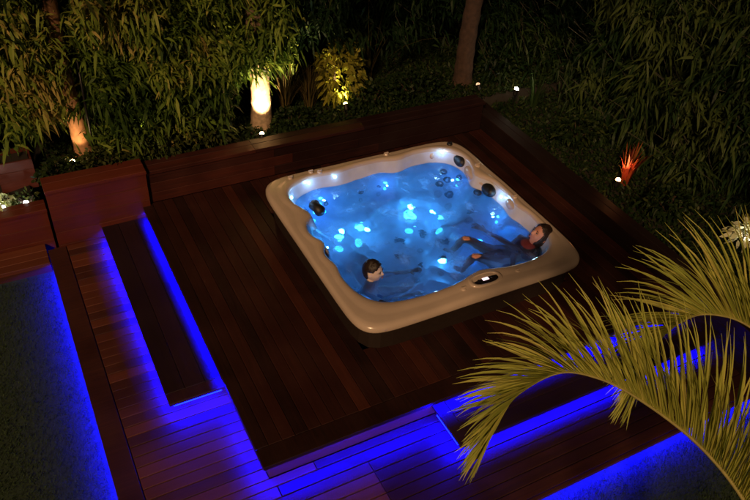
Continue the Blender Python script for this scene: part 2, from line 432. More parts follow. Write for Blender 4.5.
n1 = N(mt, "ShaderNodeTexNoise"); n1.inputs["Scale"].default_value = 5; n1.inputs["Detail"].default_value = 9; n1.inputs["Roughness"].default_value = .62; n1.inputs["Distortion"].default_value = .25
L(mt, tc.outputs["Object"], n1.inputs["Vector"])
fo = ramp(mt, [(.30, (.03, .03, .03)), (.50, (.09, .09, .09)), (.60, (.26, .26, .26)), (.72, (.75, .75, .75))]); L(mt, n1.outputs[0], fo.inputs[0])
df = N(mt, "ShaderNodeBsdfDiffuse"); df.inputs[0].default_value = (.6, .7, .78, 1)
tl = N(mt, "ShaderNodeBsdfTranslucent"); tl.inputs[0].default_value = (.60, .85, .95, 1)
m3 = N(mt, "ShaderNodeMixShader"); m3.inputs[0].default_value = .8; L(mt, df.outputs[0], m3.inputs[1]); L(mt, tl.outputs[0], m3.inputs[2])
m4 = N(mt, "ShaderNodeMixShader"); L(mt, fo.outputs[0], m4.inputs[0]); L(mt, m2.outputs[0], m4.inputs[1]); L(mt, m3.outputs[0], m4.inputs[2])
bp = N(mt, "ShaderNodeBump"); bp.inputs["Strength"].default_value = .30; bp.inputs["Distance"].default_value = .006
n2 = N(mt, "ShaderNodeTexNoise"); n2.inputs["Scale"].default_value = 30; n2.inputs["Detail"].default_value = 4; L(mt, tc.outputs["Object"], n2.inputs["Vector"])
L(mt, n2.outputs[0], bp.inputs["Height"])
for q in (rf, gl, fr): L(mt, bp.outputs[0], q.inputs["Normal"])
L(mt, m4.outputs[0], o.inputs[0])
q0, q1, q2 = (Vector(vs[i]) for i in fs[0][:3])
if (q1-q0).cross(q2-q0).z < 0: fs = [tuple(reversed(f)) for f in fs]
me = bpy.data.meshes.new("water"); me.from_pydata(vs, [], fs); water = link_mesh("water", me, mt, tub, True, True)

# fittings located on the basin surface
bbm = bmesh.new(); bbm.from_mesh(basin.data); bbm.transform(Matrix.Translation((1.1, 1.1, 0))); bvh = BVHTree.FromBMesh(bbm); bbm.free()
def onbasin(x, y, z=None):
    if z is None:
        h = bvh.ray_cast(Vector((x, y, 1)), Vector((0, 0, -1)))
        if h[0] is None: h = bvh.find_nearest(Vector((x, y, 0)))
    else: h = bvh.find_nearest(Vector((x, y, z)))
    p, n = h[0], h[1]
    if n.dot(Vector((CX, CY, .5))-p) < 0: n = -n
    return p, n
def lat(name, p, n, profile, mat, parent, nseg=20):
    b = MB(); M = n.to_track_quat('Z', 'Y').to_matrix(); b.lathe(p, profile, nseg, M=M); return b.build(name, mat, parent, smooth=False)
JET = [(.028, -.004), (.030, .004), (.027, .008), (.016, .009), (.014, .003)]
def jet(x, y, z=None, s=1.0):
    p, n = onbasin(x, y, z)
    j = lat("jet", p, n, [(r*s, h*s) for r, h in JET], BLACK, tub); 
    lat("nozzle", p+n*.0035, n, [(.010*s, -.002), (.010*s, .006), (.006*s, .007)], STEEL, j, 12)
for x, y in [(1.99, 1.99), (1.85, 1.87), (2.0, 1.75), (1.86, 1.68), (1.99, 1.41), (1.86, 1.31), (1.93, 1.84)]: jet(x, y, None, 1.5)
for x, y in [(.9, .3), (1.1, .33), (.35, 1.3), (.33, .9), (.36, 1.9), (1.2, 1.98), (1.0, 1.95), (.6, 1.9), (1.6, .35), (1.75, .4)]: jet(x, y, -.03, .8)
for a in range(6): jet(CX+.25*math.cos(a*1.05)+.1, CY+.22*math.sin(a*1.05), None, 1.1)
CYAN = (.05, .38, 1.0)
LENS = emis("cyan_lens", (.06, .62, 1.0), 7)
def led(x, y, z, power, colr=CYAN, off=.05, r=.022, mat=LENS):
    p, n = onbasin(x, y, z)
    l = lat("underwater_light", p, n, [(r, -.004), (r, .006), (r*.7, .014), (.002, .017)], mat, tub, 18)
    ld = bpy.data.lights.new("glow", 'POINT'); ld.energy = power*(.17 if z is None else (.155 if z < 0 else 1)); ld.color = colr; ld.shadow_soft_size = .03 if z is None else .012; ld.specular_factor = .06
    lo = bpy.data.objects.new("glow", ld); col.objects.link(lo); lo.parent = l
    lo.location = (p+n*off)-Vector((1.1, 1.1, 0))
    return l
for x, y, pw in [(.52, 1.48, 12), (.80, 1.62, 9), (1.40, 1.66, 11), (1.60, 1.42, 9), (1.18, .80, 9), (1.75, .95, 4), (.45, 1.9, 4)]:
    led(x, y, None, pw, (.002, .15, 1.0) if pw < 5 else CYAN, .13, .042 if pw >= 7 else .018)
for x, y, pw in [(.2, .5, 3.2), (.2, 1.3, 3.2), (.55, 2.1, 3.6), (1.3, 2.1, 4.2), (2.1, 1.75, 3.6), (2.1, 1.05, 3.2), (1.6, .2, 2.4), (.8, .2, 3.2)]:  # wall LEDs added all round as fill for seats and floor
    led(x, y, -.02, pw, (.06, .24, 1.0), .07, .016)
# small cyan courtesy lights above the water; the last is added to light the boy's face
WLENS = emis("pale_lens", (.45, .95, 1.0), 4)
for x, y, pw in [(2.0, 2.12, 1.3), (.2, 1.92, 1.0), (.46, 2.1, 1.0), (2.07, 1.16, 1.1), (1.82, .24, .7), (.74, 2.1, .5), (.80, .24, .55)]:
    led(x, y, .235, pw*.42, (.30, .60, 1.0), .06, .016, WLENS)
# pillows
def pillow(x, y, z, rz, s=1.0):
    M = Euler((0, math.radians(-35), rz)).to_matrix()
    bm = bmesh.new(); bmesh.ops.create_cube(bm, size=1)
    bmesh.ops.subdivide_edges(bm, edges=bm.edges[:], cuts=7, use_grid_fill=True)
    for v in bm.verts:
        q = v.co*2; q = Vector((q.x*math.sqrt(max(0, 1-q.y*q.y/2-q.z*q.z/2+q.y*q.y*q.z*q.z/3)), q.y*math.sqrt(max(0, 1-q.x*q.x/2-q.z*q.z/2+q.x*q.x*q.z*q.z/3)), q.z*math.sqrt(max(0, 1-q.x*q.x/2-q.y*q.y/2+q.x*q.x*q.y*q.y/3))))
        q = Vector((q.x*.055*(1-.25*math.cos(q.y*3)), q.y*.085, q.z*.06))*s
        v.co = M @ q+Vector((x, y, z))
    return bmobj("headrest_pillow", bm, BLACK, tub, True, True)
pillow(.40, 1.72, .20, .1, 1.15); pillow(2.06, 1.86, .235, math.pi); pillow(2.03, 1.30, .235, math.pi); pillow(.36, .30, .20, .8, .9)
def mould(x, y, z, rx, ry, rz, a=0):
    bmobj("headrest_mould", uv(x, y, z, rx, ry, rz, 32, 20, Euler((0, 0, a)).to_matrix()), TAN, tub, True, True)
mould(2.075, 1.57, .215, .085, .19, .075); mould(.19, 1.58, .205, .085, .12, .07, .1); mould(.165, 1.10, .215, .06, .10, .06)
mould(1.86, 2.10, .225, .045, .075, .055, -.5); mould(1.22, .235, .205, .20, .05, .06); mould(2.10, .98, .225, .045, .12, .06)
# control panel in the front rim
cp = Vector((1.19, .145, .318))
b = MB()
for (r0, r1, z0, z1) in [(1.0, .88, 0, .012)]:
    nn = 40; prof2 = [(1.35, -.006), (1.30, .006), (1.15, .010), (1.0, .008), (.98, -.004)]
    vs = []; fs = []
    for r, z in prof2:
        for k in range(nn):
            t = 2*math.pi*k/nn; vs.append((cp.x+.118*r*math.copysign(abs(math.cos(t))**.8, math.cos(t)), cp.y+.056*r*math.copysign(abs(math.sin(t))**.8, math.sin(t)), cp.z+z))
    for i in range(len(prof2)-1):
        for k in range(nn): j = (k+1) % nn; fs.append((i*nn+k, i*nn+j, (i+1)*nn+j, (i+1)*nn+k))
    b.add(vs, fs)
bez = b.build("control_bezel", TAN, tub, smooth=True)
b = MB(); vs = [(cp.x+.117*math.copysign(abs(math.cos(t))**.8, math.cos(t)), cp.y+.055*math.copysign(abs(math.sin(t))**.8, math.sin(t)), cp.z+z) for z in (-.01, .001) for t in [2*math.pi*k/40 for k in range(40)]]
b.add(vs, [(k, (k+1) % 40, 40+(k+1) % 40, 40+k) for k in range(40)]+[tuple(range(40, 80))])
pn = b.build("control_panel", plain("gloss_black_panel", (.015, .012, .014), .12), tub)
b = MB(); b.box(cp.x-.028, cp.x+.028, cp.y-.014, cp.y+.014, cp.z+.002, cp.z+.005, c=.001)
b.build("display", emis("lit_display", (1.0, .75, .85), 1.6), pn)
for dx in (-.065, .065):
    b = MB(); b.lathe((cp.x+dx, cp.y, cp.z+.001), [(.013, 0), (.012, .004), (.004, .005)], 16); b.build("button", STEEL, pn)
def knob(x, y, s=1.0, mat=TAN):
    b = MB(); b.lathe((x, y, .306), [(.038*s, 0), (.038*s, .008), (.030*s, .016), (.012*s, .019)], 24); k = b.build("diverter_knob", mat, tub, smooth=False)
    b = MB(); b.box(x-.032*s, x+.032*s, y-.006, y+.006, .3255, .335, c=.002); b.build("grip", mat, k)
for q in [(.30, 2.12), (.52, 2.14), (.60, 2.11), (1.35, 2.15), (2.12, 1.02)]: knob(q[0], q[1], .7)
for q in [(1.50, .13), (.96, .12)]: knob(q[0], q[1], .62)
knob(2.06, 2.08, .8, BLACK); knob(2.10, 1.62, .8)

# ------------------------------------------------------------------ leaves
def leaf_mesh(pos, dirn, side, length, width, droop, tone):
    """arrays of leaves -> verts, faces; each leaf 6 verts, folded a little, tip bent down"""
    n = len(pos); dn = dirn/np.linalg.norm(dirn, axis=1)[:, None]
    sd_ = np.cross(dn, side); sd_ /= np.linalg.norm(sd_, axis=1)[:, None]+1e-9
    nr = np.cross(sd_, dn)
    Lh = length[:, None]; W = width[:, None]; g_ = np.array([[0, 0, -1.0]]); D = droop[:, None]
    p0 = pos; p1 = pos+dn*Lh*.35+g_*Lh*D*.08; p2 = pos+dn*Lh*.72+g_*Lh*D*.35; p3 = pos+dn*Lh*.98+g_*Lh*D*.75
    V = np.stack([p0, p1+sd_*W*.5+nr*W*.15, p1-sd_*W*.5+nr*W*.15, p2+sd_*W*.36+nr*W*.1, p2-sd_*W*.36+nr*W*.1, p3], 1).reshape(-1, 3)
    base = np.arange(n)[:, None]*6
    tri = np.concatenate([base+np.array([[0, 1, 2]]), base+np.array([[3, 5, 4]])], 1).reshape(-1, 3)
    quad = base+np.array([[1, 3, 4, 2]])
    faces = [tuple(x) for x in tri]+[tuple(x) for x in quad]
    tn = np.concatenate([np.repeat(tone, 2), tone])
    return V, faces, tn
def build_leaves(name, data, mat, parent):
    Vs = []; F = []; T = []; o_ = 0
    for V, f, t in data:
        Vs.append(V); F += [tuple(i+o_ for i in q) for q in f]; T.append(t); o_ += len(V)
    me = bpy.data.meshes.new(name); me.from_pydata(np.concatenate(Vs).tolist(), [], F)
    a = me.attributes.new("tone", 'FLOAT', 'FACE'); a.data.foreach_set("value", np.clip(np.concatenate(T), 0, 1).astype(np.float32))
    return link_mesh(name, me, mat, parent)
def sprays(centres, per, spread, length, width, heading, tone0, rg, droop=1.0):
    """drooping fans of narrow leaves around twig ends"""
    n = len(centres)*per
    c = np.repeat(centres, per, 0)
    hd = rg.normal(0, 1, (len(centres), 3))*.9+heading; hd = np.repeat(hd, per, 0)
    pos = c+rg.normal(0, spread, (n, 3))
    d = hd+rg.normal(0, .75, (n, 3)); d[:, 2] -= .10
    ln = length*rg.uniform(.4, 1.3, n); wd_ = width*rg.uniform(.7, 1.2, n)
    big = np.array([noise.noise(Vector((a*1.6, b_*1.6, c2*1.9))) for a, b_, c2 in centres])*.9
    tn = np.repeat(rg.normal(tone0, .13, len(centres))+big, per)+rg.normal(0, .13, n)
    return leaf_mesh(pos, d, rg.normal(0, 1, (n, 3))*.4+np.array([[0, 0, 1.]]), ln, wd_, droop*rg.uniform(.2, 1.0, n), tn)
BAM_LEN = 1.0
def bamboo(name, x, y, z0, label, height, rad, nsp, mat, heading, tone, seed, ncul=7, leaf=.15, lean=(0, -.6), zlow=.35, cat="bamboo", width=.017, dy=1.0, group=None, vol=None):
    rg = np.random.default_rng(seed); rr_ = random.Random(seed)
    root = empty(name, (x, y, z0), label=label, cat=cat, group=group)
    tw = MB(); cents = []
    for k in range(ncul):
        bx, by = x+rr_.uniform(-.25, .25), y+rr_.uniform(-.12, .3)
        a = rr_.uniform(-1, 1); hx = lean[0]+a*rad; hy = lean[1]*rr_.uniform(.2, 1.1)+rr_.uniform(-.2, .3)
        H = height*rr_.uniform(.75, 1.05); pts = []
        for i in range(9):
            t = i/8; pts.append((bx+hx*t**2.2, by+hy*t**2.2, z0+H*(t-.18*t**3)))
        b = MB(); b.tube(pts, [.018*(1-.75*i/8)+.002 for i in range(9)], 7); b.build("culm", CULM, root, smooth=True)
        for i in range(int(nsp/ncul)):
            t = rr_.uniform(.12, 1)**.8; q = Vector(pts[min(8, int(t*8))]).lerp(Vector(pts[min(8, int(t*8)+1)]), t*8-int(t*8))
            reach = rr_.uniform(.1, .75)*(1.1-.3*t)
            an = rr_.uniform(0, 2*math.pi)
            e = q+Vector((math.cos(an)*reach*1.1, math.sin(an)*reach*.8*dy, rr_.uniform(-.35, .15)))
            if e.z < z0+zlow: e.z = z0+zlow+rr_.uniform(0, .3)
            if .12 < e.x < .68 and e.z < 1.08 and e.y < 3.5: continue
            if -1.75 < e.x < -1.28 and e.z < .74 and e.y < 3.45: continue
            if vol and noise.noise(e*2.1+Vector((seed, 0, 0))) < -.16: continue
            if i % 3 == 0: tw.tube([q, (q+e)/2+Vector((0, 0, .05)), e], [.004, .003, .002], 4, cap=False)
            cents.append(e)
    if vol:
        x0, x1, y0, y1, z1_, z2_, nv = vol
        for i in range(nv):
            e = Vector((rr_.uniform(x0, x1), rr_.uniform(y0, y1)+.0, rr_.uniform(z1_, z2_)))
            if .02 < e.x < .78 and e.z < 1.0: continue
            if noise.noise(e*2.1+Vector((seed, 0, 0))) < -.13: continue
            if -1.75 < e.x < -1.28 and e.z < .74 and e.y < 3.45: continue
            if i % 4 == 0: tw.tube([e+Vector((rr_.uniform(-.2, .2), rr_.uniform(.15, .5), rr_.uniform(.1, .3))), e+Vector((0, .08, .07)), e], [.005, .003, .002], 4, cap=False)
            cents.append(e)
    tw.build("twigs", TWIG, root)
    build_leaves("crown", [sprays(np.array([tuple(c_) for c_ in cents]), 20 if mat == BAMBOO else 9, .06, leaf, width, np.array([[heading[0], heading[1], heading[2]]]), tone, rg)], mat, root)
    return root
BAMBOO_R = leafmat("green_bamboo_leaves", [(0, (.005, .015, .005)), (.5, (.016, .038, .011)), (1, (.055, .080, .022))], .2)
TWIG = plain("dark_twig", (.022, .022, .012), .8)
HL = (.3, -.55, -.15)
bamboo("bamboo_clump", -3.3, 4.0, -.1, "leafy bamboo clump leftmost behind the low wall, filling the top left corner", 3.0, 1.1, 620, BAMBOO, HL, .42, 21, leaf=.15, lean=(.2, -.7), zlow=.35, width=.027, vol=(-3.0, -2.0, 3.25, 3.9, .45, 1.9, 330))
bamboo("bamboo_clump", -2.1, 4.1, -.05, "leafy bamboo clump behind the small red timber box at the left", 2.9, 1.0, 680, BAMBOO, HL, .55, 22, lean=(0, -.8), zlow=.62, width=.027, leaf=.14, vol=(-2.3, -1.42, 3.12, 3.7, .62, 1.9, 420))
bamboo("bamboo_clump", -1.0, 3.9, .25, "bright leafy bamboo clump arching just right of the orange lit trunk", 2.6, .95, 680, BAMBOO, HL, .5, 23, lean=(.1, -.75), zlow=.22, width=.027, leaf=.14, vol=(-1.32, -.5, 3.0, 3.6, .42, 1.9, 460))
bamboo("bamboo_clump", -.15, 3.95, .25, "leafy bamboo clump hanging over the left side of the white lit trunk", 2.6, .7, 560, BAMBOO, HL, .40, 24, lean=(.05, -.7), zlow=.30, width=.027, leaf=.14, vol=(-.55, .72, 2.98, 3.5, .45, 1.9, 800))
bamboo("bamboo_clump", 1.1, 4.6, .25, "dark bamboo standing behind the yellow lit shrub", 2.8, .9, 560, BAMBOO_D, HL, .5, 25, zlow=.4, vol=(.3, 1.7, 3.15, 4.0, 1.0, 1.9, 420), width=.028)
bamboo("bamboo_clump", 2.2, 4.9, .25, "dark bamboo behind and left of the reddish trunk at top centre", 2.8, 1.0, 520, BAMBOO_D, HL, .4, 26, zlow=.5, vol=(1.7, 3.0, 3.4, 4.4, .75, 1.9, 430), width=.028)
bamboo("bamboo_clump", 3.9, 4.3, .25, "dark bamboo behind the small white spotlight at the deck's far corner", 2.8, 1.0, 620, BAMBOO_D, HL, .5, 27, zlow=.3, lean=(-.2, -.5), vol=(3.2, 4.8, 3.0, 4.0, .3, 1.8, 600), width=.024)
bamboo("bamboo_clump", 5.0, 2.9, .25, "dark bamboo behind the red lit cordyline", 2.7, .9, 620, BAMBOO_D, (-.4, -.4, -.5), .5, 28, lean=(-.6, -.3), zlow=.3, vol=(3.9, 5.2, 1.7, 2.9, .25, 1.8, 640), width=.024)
bamboo("bamboo_clump", 4.6, 1.5, .25, "broad green bamboo drooping right of the red lit cordyline", 2.9, .8, 700, BAMBOO_R, (-.5, -.35, -.5), .75, 29, lean=(-.6, -.2), zlow=.35, leaf=.19, width=.026, vol=(3.75, 4.8, .6, 2.2, .25, 2.0, 800))
bamboo("bamboo_clump", 4.8, .4, .25, "tall green bamboo at the right edge above the white lit plant", 3.0, .8, 700, BAMBOO_R, (-.5, -.35, -.5), .7, 30, lean=(-.6, -.2), zlow=.45, leaf=.19, width=.026, vol=(3.8, 4.9, -.5, .8, .42, 2.2, 800))

def shrub(name, x, y, z0, r, h, n, mat, label, seed, leaf=.06, width=.03, tone=.5, cat="shrub"):
    rg = np.random.default_rng(seed); root = empty(name, (x, y, z0), label=label, cat=cat)
    u = rg.normal(0, 1, (n, 3)); u /= np.linalg.norm(u, axis=1)[:, None]; rad = rg.uniform(.45, 1, n)**.6
    lump = np.array([1+.35*noise.noise(Vector((a*2.2+seed, b_*2.2, c_*2.2))) for a, b_, c_ in u])
    pos = u*rad[:, None]*lump[:, None]*np.array([[r, r*.8, h*.5]]); pos[:, 2] += h*.5; pos += np.array([[x, y, z0]])
    pos[:, 2] = np.maximum(pos[:, 2], z0+.02)
    d = u*.8+rg.normal(0, .6, (n, 3)); tn = rg.normal(tone, .22, n)
    build_leaves("leaves", [leaf_mesh(pos, d, rg.normal(0, 1, (n, 3)), leaf*rg.uniform(.6, 1.3, n), width*rg.uniform(.7, 1.3, n), rg.uniform(.1, .8, n), tn)], mat, root)
    b = MB(); rr_ = random.Random(seed)
    for k in range(6):
        a = rr_.uniform(0, 6.28); b.tube([(x, y, z0-.02), (x+r*.3*math.cos(a), y+r*.3*math.sin(a), z0+h*.3), (x+r*.6*math.cos(a), y+r*.6*math.sin(a), z0+h*.6)], [.008, .006, .003], 5)
    b.build("stems", BARK_RED, root)
    return root
shrub("low_shrub", -1.62, 3.0, .22, .20, .22, 420, SHRUB, "small dark green shrub at the left end of the tall planter block", 40)
shrub("low_shrub", -1.18, 3.02, .22, .26, .24, 600, SHRUB, "rounded green shrub below the orange lit trunk", 41, tone=1.0)
shrub("low_shrub", -.72, 3.05, .22, .30, .30, 800, SHRUB, "bushy green shrub where the tall planter block meets the long wall", 42, tone=.9)
shrub("low_shrub", -.22, 3.08, .22, .30, .34, 800, SHRUB, "bushy dark shrub between the orange and the white lit trunks, nearer the white one", 43, tone=.8)
shrub("low_shrub", .72, 3.12, .22, .22, .22, 500, SHRUB, "low dark shrub just right of the white lit trunk", 44, tone=.4)
shrub("low_shrub", 1.72, 3.2, .22, .30, .34, 700, SHRUB, "rounded dark shrub just right of the yellow lit shrub", 45, tone=.45)
shrub("low_shrub", 2.3, 3.2, .22, .34, .34, 700, SHRUB, "dark shrub left of the reddish trunk", 46, tone=.3)
shrub("low_shrub", 3.55, 3.3, .22, .3, .3, 600, SHRUB, "dark shrub behind the small white spotlight at the far corner", 47, tone=.4)
shrub("low_shrub", 3.5, 1.75, .22, .28, .3, 600, SHRUB, "dark shrub on the right wall between the white spotlight and the red cordyline", 48, tone=.5)
shrub("low_shrub", 3.45, .35, .22, .26, .25, 500, SHRUB, "dark low shrub in front of the red lit cordyline", 49, tone=.4)
shrub("lit_shrub", 1.42, 3.42, .22, .26, .75, 520, leafmat("yellow_green_leaves", [(0, (.10, .11, .015)), (1, (.34, .30, .04))], .35), "yellow-green shrub glowing above a hidden spotlight behind the tub", 50, leaf=.11, width=.045)
shrub("flowering_plant", -2.19, 2.98, .05, .13, .18, 200, PALE_LEAF, "small pale plant lit white at the far left on the low wall", 51, .06, .03, cat="plant")
shrub("flowering_plant", -1.96, 2.98, .05, .12, .14, 110, SHRUB, "small plant lit in white specks beside the tall planter block", 52, .05, .025, .9, cat="plant")
shrub("flowering_plant", 3.78, -.28, .22, .12, .20, 90, PALE_LEAF, "white lit plant at the right edge above the palm frond", 53, .10, .05, .9, cat="plant")
def tuft(name, x, y, z0, h, n, mat, label, seed, spread=.5, width=.014, cat="ornamental grass", tone=.5):
    rg = np.random.default_rng(seed); root = empty(name, (x, y, z0), label=label, cat=cat); data = []
    b = MB()
    for k in range(n):
        a = rg.uniform(0, 2*math.pi); s = rg.uniform(.05, 1)*spread; hh = h*rg.uniform(.6, 1.05); w0 = width*rg.uniform(.7, 1.2)
        d = Vector((math.cos(a), math.sin(a), 0)); sdv = Vector((-d.y, d.x, 0)); vs = []; p0 = Vector((x, y, z0))+d*.05*rg.uniform(0, 1)
        for i in range(6):
            t = i/5; p = p0+d*s*hh*t**1.7+Vector((0, 0, hh*(t-.35*s*t**3))); ww = w0*(1-t)**.6*.5+.0005
            vs += [p+sdv*ww, p-sdv*ww]
        b.add(vs, [(2*i, 2*i+1, 2*i+3, 2*i+2) for i in range(5)], float(np.clip(rg.normal(tone, .25), 0, 1)))
    b.build("blades", mat, root)
    return root
tuft("grass_tuft", .78, 3.42, .22, .62, 130, GRASSY, "tall straw coloured grass tuft just right of the white lit trunk", 60)
tuft("grass_tuft", 1.06, 3.4, .22, .6, 130, GRASSY, "tall straw coloured grass tuft beside the yellow lit shrub", 61)
tuft("cordyline_plant", 3.52, .98, .12, .48, 46, RED_LEAF, "red leaved cordyline glowing above an amber spotlight at right", 62, .42, .03, "plant", .6)
tuft("arching_plant", 1.95, 3.7, .22, 1.05, 30, GRASSY, "arching strap leaved plant just right of the yellow lit shrub", 63, .9, .02, "plant", .2)
tuft("arching_plant", 3.62, 2.66, .10, .6, 18, BAMBOO_D, "thin leaved plant caught by the white spotlight at the far corner", 64, .5, .02, "plant", .9)

def trunk_tree(x, y, z0, r, h, mat, label, seed, crown_z, lean=(0, 0), ringy=False, nleaf=500):
    root = empty("garden_tree", (x, y, z0), label=label, cat="tree"); rr_ = random.Random(seed)
    b = MB(); pts = []; rad = []; nseg = 44
    for i in range(nseg+1):
        t = i/nseg; pts.append((x+lean[0]*t*h+.02*math.sin(t*5+seed), y+lean[1]*t*h+.015*math.cos(t*4), z0-.05+h*t))
        q = (t*h) % .16
        rad.append(r*(1-.25*t)*(1+(.09*(1-q/.16) if ringy else .04*math.sin(i*1.3)))+(.35*r*math.exp(-t*h/.08)))
    b.tube(pts, rad, 20); b.build("trunk", mat, root, smooth=True)
    top = Vector(pts[-1]); cents = []
    for k in range(5):
        a = k*1.257+rr_.uniform(-.3, .3); e = top+Vector((math.cos(a)*.8, math.sin(a)*.6, .55))
        b = MB(); b.tube([top-Vector((0, 0, .2)), top.lerp(e, .5)+Vector((0, 0, .1)), e], [r*.45, r*.3, r*.12], 8); b.build("limb", mat, root, smooth=True)
        for q in range(int(nleaf/5)): cents.append(top.lerp(e, rr_.uniform(.2, 1.2))+Vector((rr_.gauss(0, .35), rr_.gauss(0, .35), rr_.gauss(.1, .25))))
    rg = np.random.default_rng(seed)
    build_leaves("crown", [sprays(np.array([tuple(c_) for c_ in cents]), 8, .06, .12, .03, np.array([[.1, -.3, -.3]]), .4, rg)], SHRUB, root)
trunk_tree(.42, 3.22, .25, .105, 1.9, BARK, "tree whose ringed trunk glows white above a spotlight", 70, 1.6, ringy=True)
trunk_tree(-1.36, 3.36, .25, .085, 1.8, plain("orange_bark", (.34, .17, .08), .8, bump=.5, bscale=20, var=.25), "tree at left with slim trunk lit orange behind bamboo leaves", 71, 1.6)
trunk_tree(3.02, 3.3, .25, .11, 1.9, BARK_RED, "tree with bare reddish trunk standing at the top centre", 72, 1.6)
trunk_tree(5.3, 1.1, .25, .09, 2.0, BARK_RED, "tree with brown trunk at the far right edge among bamboo", 73, 1.7)
# thin dark post in front of the orange trunk
b = MB(); b.tube([(-1.27, 3.2, .2), (-1.265, 3.2, .8), (-1.25, 3.22, 1.3)], [.012, .012, .01], 10); tag(b.build("thin_stem", HOUSING, smooth=True), "thin dark upright pole in front of the orange lit trunk", "pole")
# small timber box among plants
bx = empty("timber_box", (-1.98, 3.38, .05), label="dark red square timber planter box under the leftmost bamboo", cat="planter box"); b = MB()
for i in range(3):
    z = .05+i*.105; b.box(-2.14, -1.82, 3.26, 3.28, z, z+.101, .5); b.box(-2.14, -1.82, 3.50, 3.52, z, z+.101, .5); b.box(-2.14, -2.12, 3.282, 3.498, z, z+.101, .5); b.box(-1.84, -1.82, 3.282, 3.498, z, z+.101, .5)
b.build("panels", WOOD_WALL, bx); b = MB(); b.box(-2.115, -1.845, 3.285, 3.495, .06, .32); b.build("soil", SOIL, bx)
# background foliage mass
rg = np.random.default_rng(99); n = 5200
cx_ = np.concatenate([rg.uniform(-8, 8, n//2), rg.uniform(5.5, 8.5, n//2)]); cy_ = np.concatenate([rg.uniform(5.6, 7.2, n//2), rg.uniform(-3, 7, n//2)])
cents = np.stack([cx_, cy_, rg.uniform(.1, 2.8, n)], 1)
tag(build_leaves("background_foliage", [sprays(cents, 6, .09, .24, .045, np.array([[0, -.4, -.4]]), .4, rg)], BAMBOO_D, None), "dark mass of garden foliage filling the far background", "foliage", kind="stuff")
# ground cover in the beds
n = 40000; gx = rg.uniform(-1.7, 5, n); gy = rg.uniform(2.9, 4.6, n); k_ = rg.random(n) < .35; gx[k_] = rg.uniform(3.07, 4.6, k_.sum()); gy[k_] = rg.uniform(-1.2, 3, k_.sum())
pos = np.stack([gx, gy, np.where((gx > 3.0) & (gy < 2.9), .12, .25)+.04*rg.random(n)], 1)
keep = np.array([noise.noise(Vector((a*1.7, b_*1.7, 2))) > -.9 for a, b_ in zip(gx, gy)]); pos = pos[keep]; n = len(pos)
d = rg.normal(0, .6, (n, 3)); d[:, 2] = rg.uniform(.3, 1.2, n)
tag(build_leaves("ground_cover", [leaf_mesh(pos, d, rg.normal(0, 1, (n, 3)), rg.uniform(.03, .09, n), rg.uniform(.015, .03, n), rg.uniform(0, .8, n), rg.normal(.4, .25, n))], SHRUB, None), "low leafy ground cover in the raised beds", "ground cover", kind="stuff")
# lawn blades
n = 70000
xa = rg.uniform(-4.2, -1.93, n); ya = rg.uniform(-2.2, 2.42, n); k_ = rg.random(n) < .30
xa[k_] = rg.uniform(.2, 4.0, k_.sum()); ya[k_] = rg.uniform(-2.4, -1.46, k_.sum())
pos = np.stack([xa, ya, np.full(n, ZG)], 1); d = rg.normal(0, .35, (n, 3)); d[:, 2] = 1
tag(build_leaves("grass", [leaf_mesh(pos, d, rg.normal(0, 1, (n, 3)), rg.uniform(.018, .04, n), rg.uniform(.003, .005, n), rg.uniform(0, .5, n), rg.normal(.5, .25, n))], leafmat("lawn_grass", [(0, (.02, .045, .018)), (1, (.06, .10, .03))], .2), None), "short lawn grass below the deck", "grass", kind="stuff")

# ------------------------------------------------------------------ garden spotlights
WARM = (1.0, .72, .36)
def spot(x, y, z0, target, power, colr, label, lens=60, size=70, hgt=.10, group="garden uplights"):
    root = empty("garden_spotlight", (x, y, z0), label=label, cat="spotlight", group=group)
    hd = Vector((x, y, z0+hgt)); t = (Vector(target)-hd).normalized(); M = t.to_track_quat('Z', 'Y').to_matrix()
    b = MB(); b.tube([(x, y, z0-.08), (x, y, z0+hgt-.02)], .006, 8); b.build("stake", HOUSING, root)
    b = MB(); b.lathe(hd, [(.014, -.045), (.024, -.035), (.027, .02), (.029, .028), (.024, .028), (.022, .018)], 18, M=M); b.build("housing", HOUSING, root)
    b = MB(); b.lathe(hd, [(.0225, .019), (.0235, .034), (.019, .046), (.009, .052)], 18, M=M); ln = b.build("lens", emis("lens_glow", colr, lens), root)
    ld = bpy.data.lights.new("beam", 'SPOT'); ld.energy = power; ld.color = colr; ld.spot_size = math.radians(size); ld.spot_blend = .6; ld.shadow_soft_size = .02
    lo = bpy.data.objects.new("beam", ld); col.objects.link(lo); lo.parent = root; lo.location = hd+t*.062-Vector((x, y, z0)); lo.rotation_euler = (-t).to_track_quat('Z', 'Y').to_euler()
    return root
spot(.30, 2.86, .25, (.43, 3.2, .80), 190, (1, .70, .36), "garden spotlight shining up the white lit trunk", 40, 80)
spot(-1.50, 3.04, .27, (-1.37, 3.35, .60), 10, (1, .62, .28), "garden spotlight at the foot of the orange lit trunk", 40, 80, .08)
spot(1.38, 3.14, .24, (1.43, 3.4, .60), 110, (1, .80, .30), "garden spotlight under the yellow lit shrub", 30, 80)
spot(3.36, 2.72, .16, (3.5, 2.78, .9), 1.5, (1, .86, .6), "bright white garden spotlight at the far corner of the deck", 160, 80, .20)
spot(3.34, .92, .16, (3.48, .98, .9), 11, (1, .42, .14), "amber garden spotlight at the foot of the red cordyline", 70, 90, .06)
spot(3.72, -.36, .22, (3.78, -.26, .42), 2.2, (1, .92, .72), "garden spotlight under the white lit plant at the right edge", 40, 80, .04)
spot(-2.16, 2.90, .06, (-2.18, 3.02, .28), 1.6, (1, .95, .8), "garden spotlight in the pale plant at the far left", 30, 90, .04)
spot(-1.97, 2.90, .06, (-1.96, 3.02, .25), .8, (1, .95, .85), "garden spotlight in the small plant beside the tall planter block", 30, 90, .04)
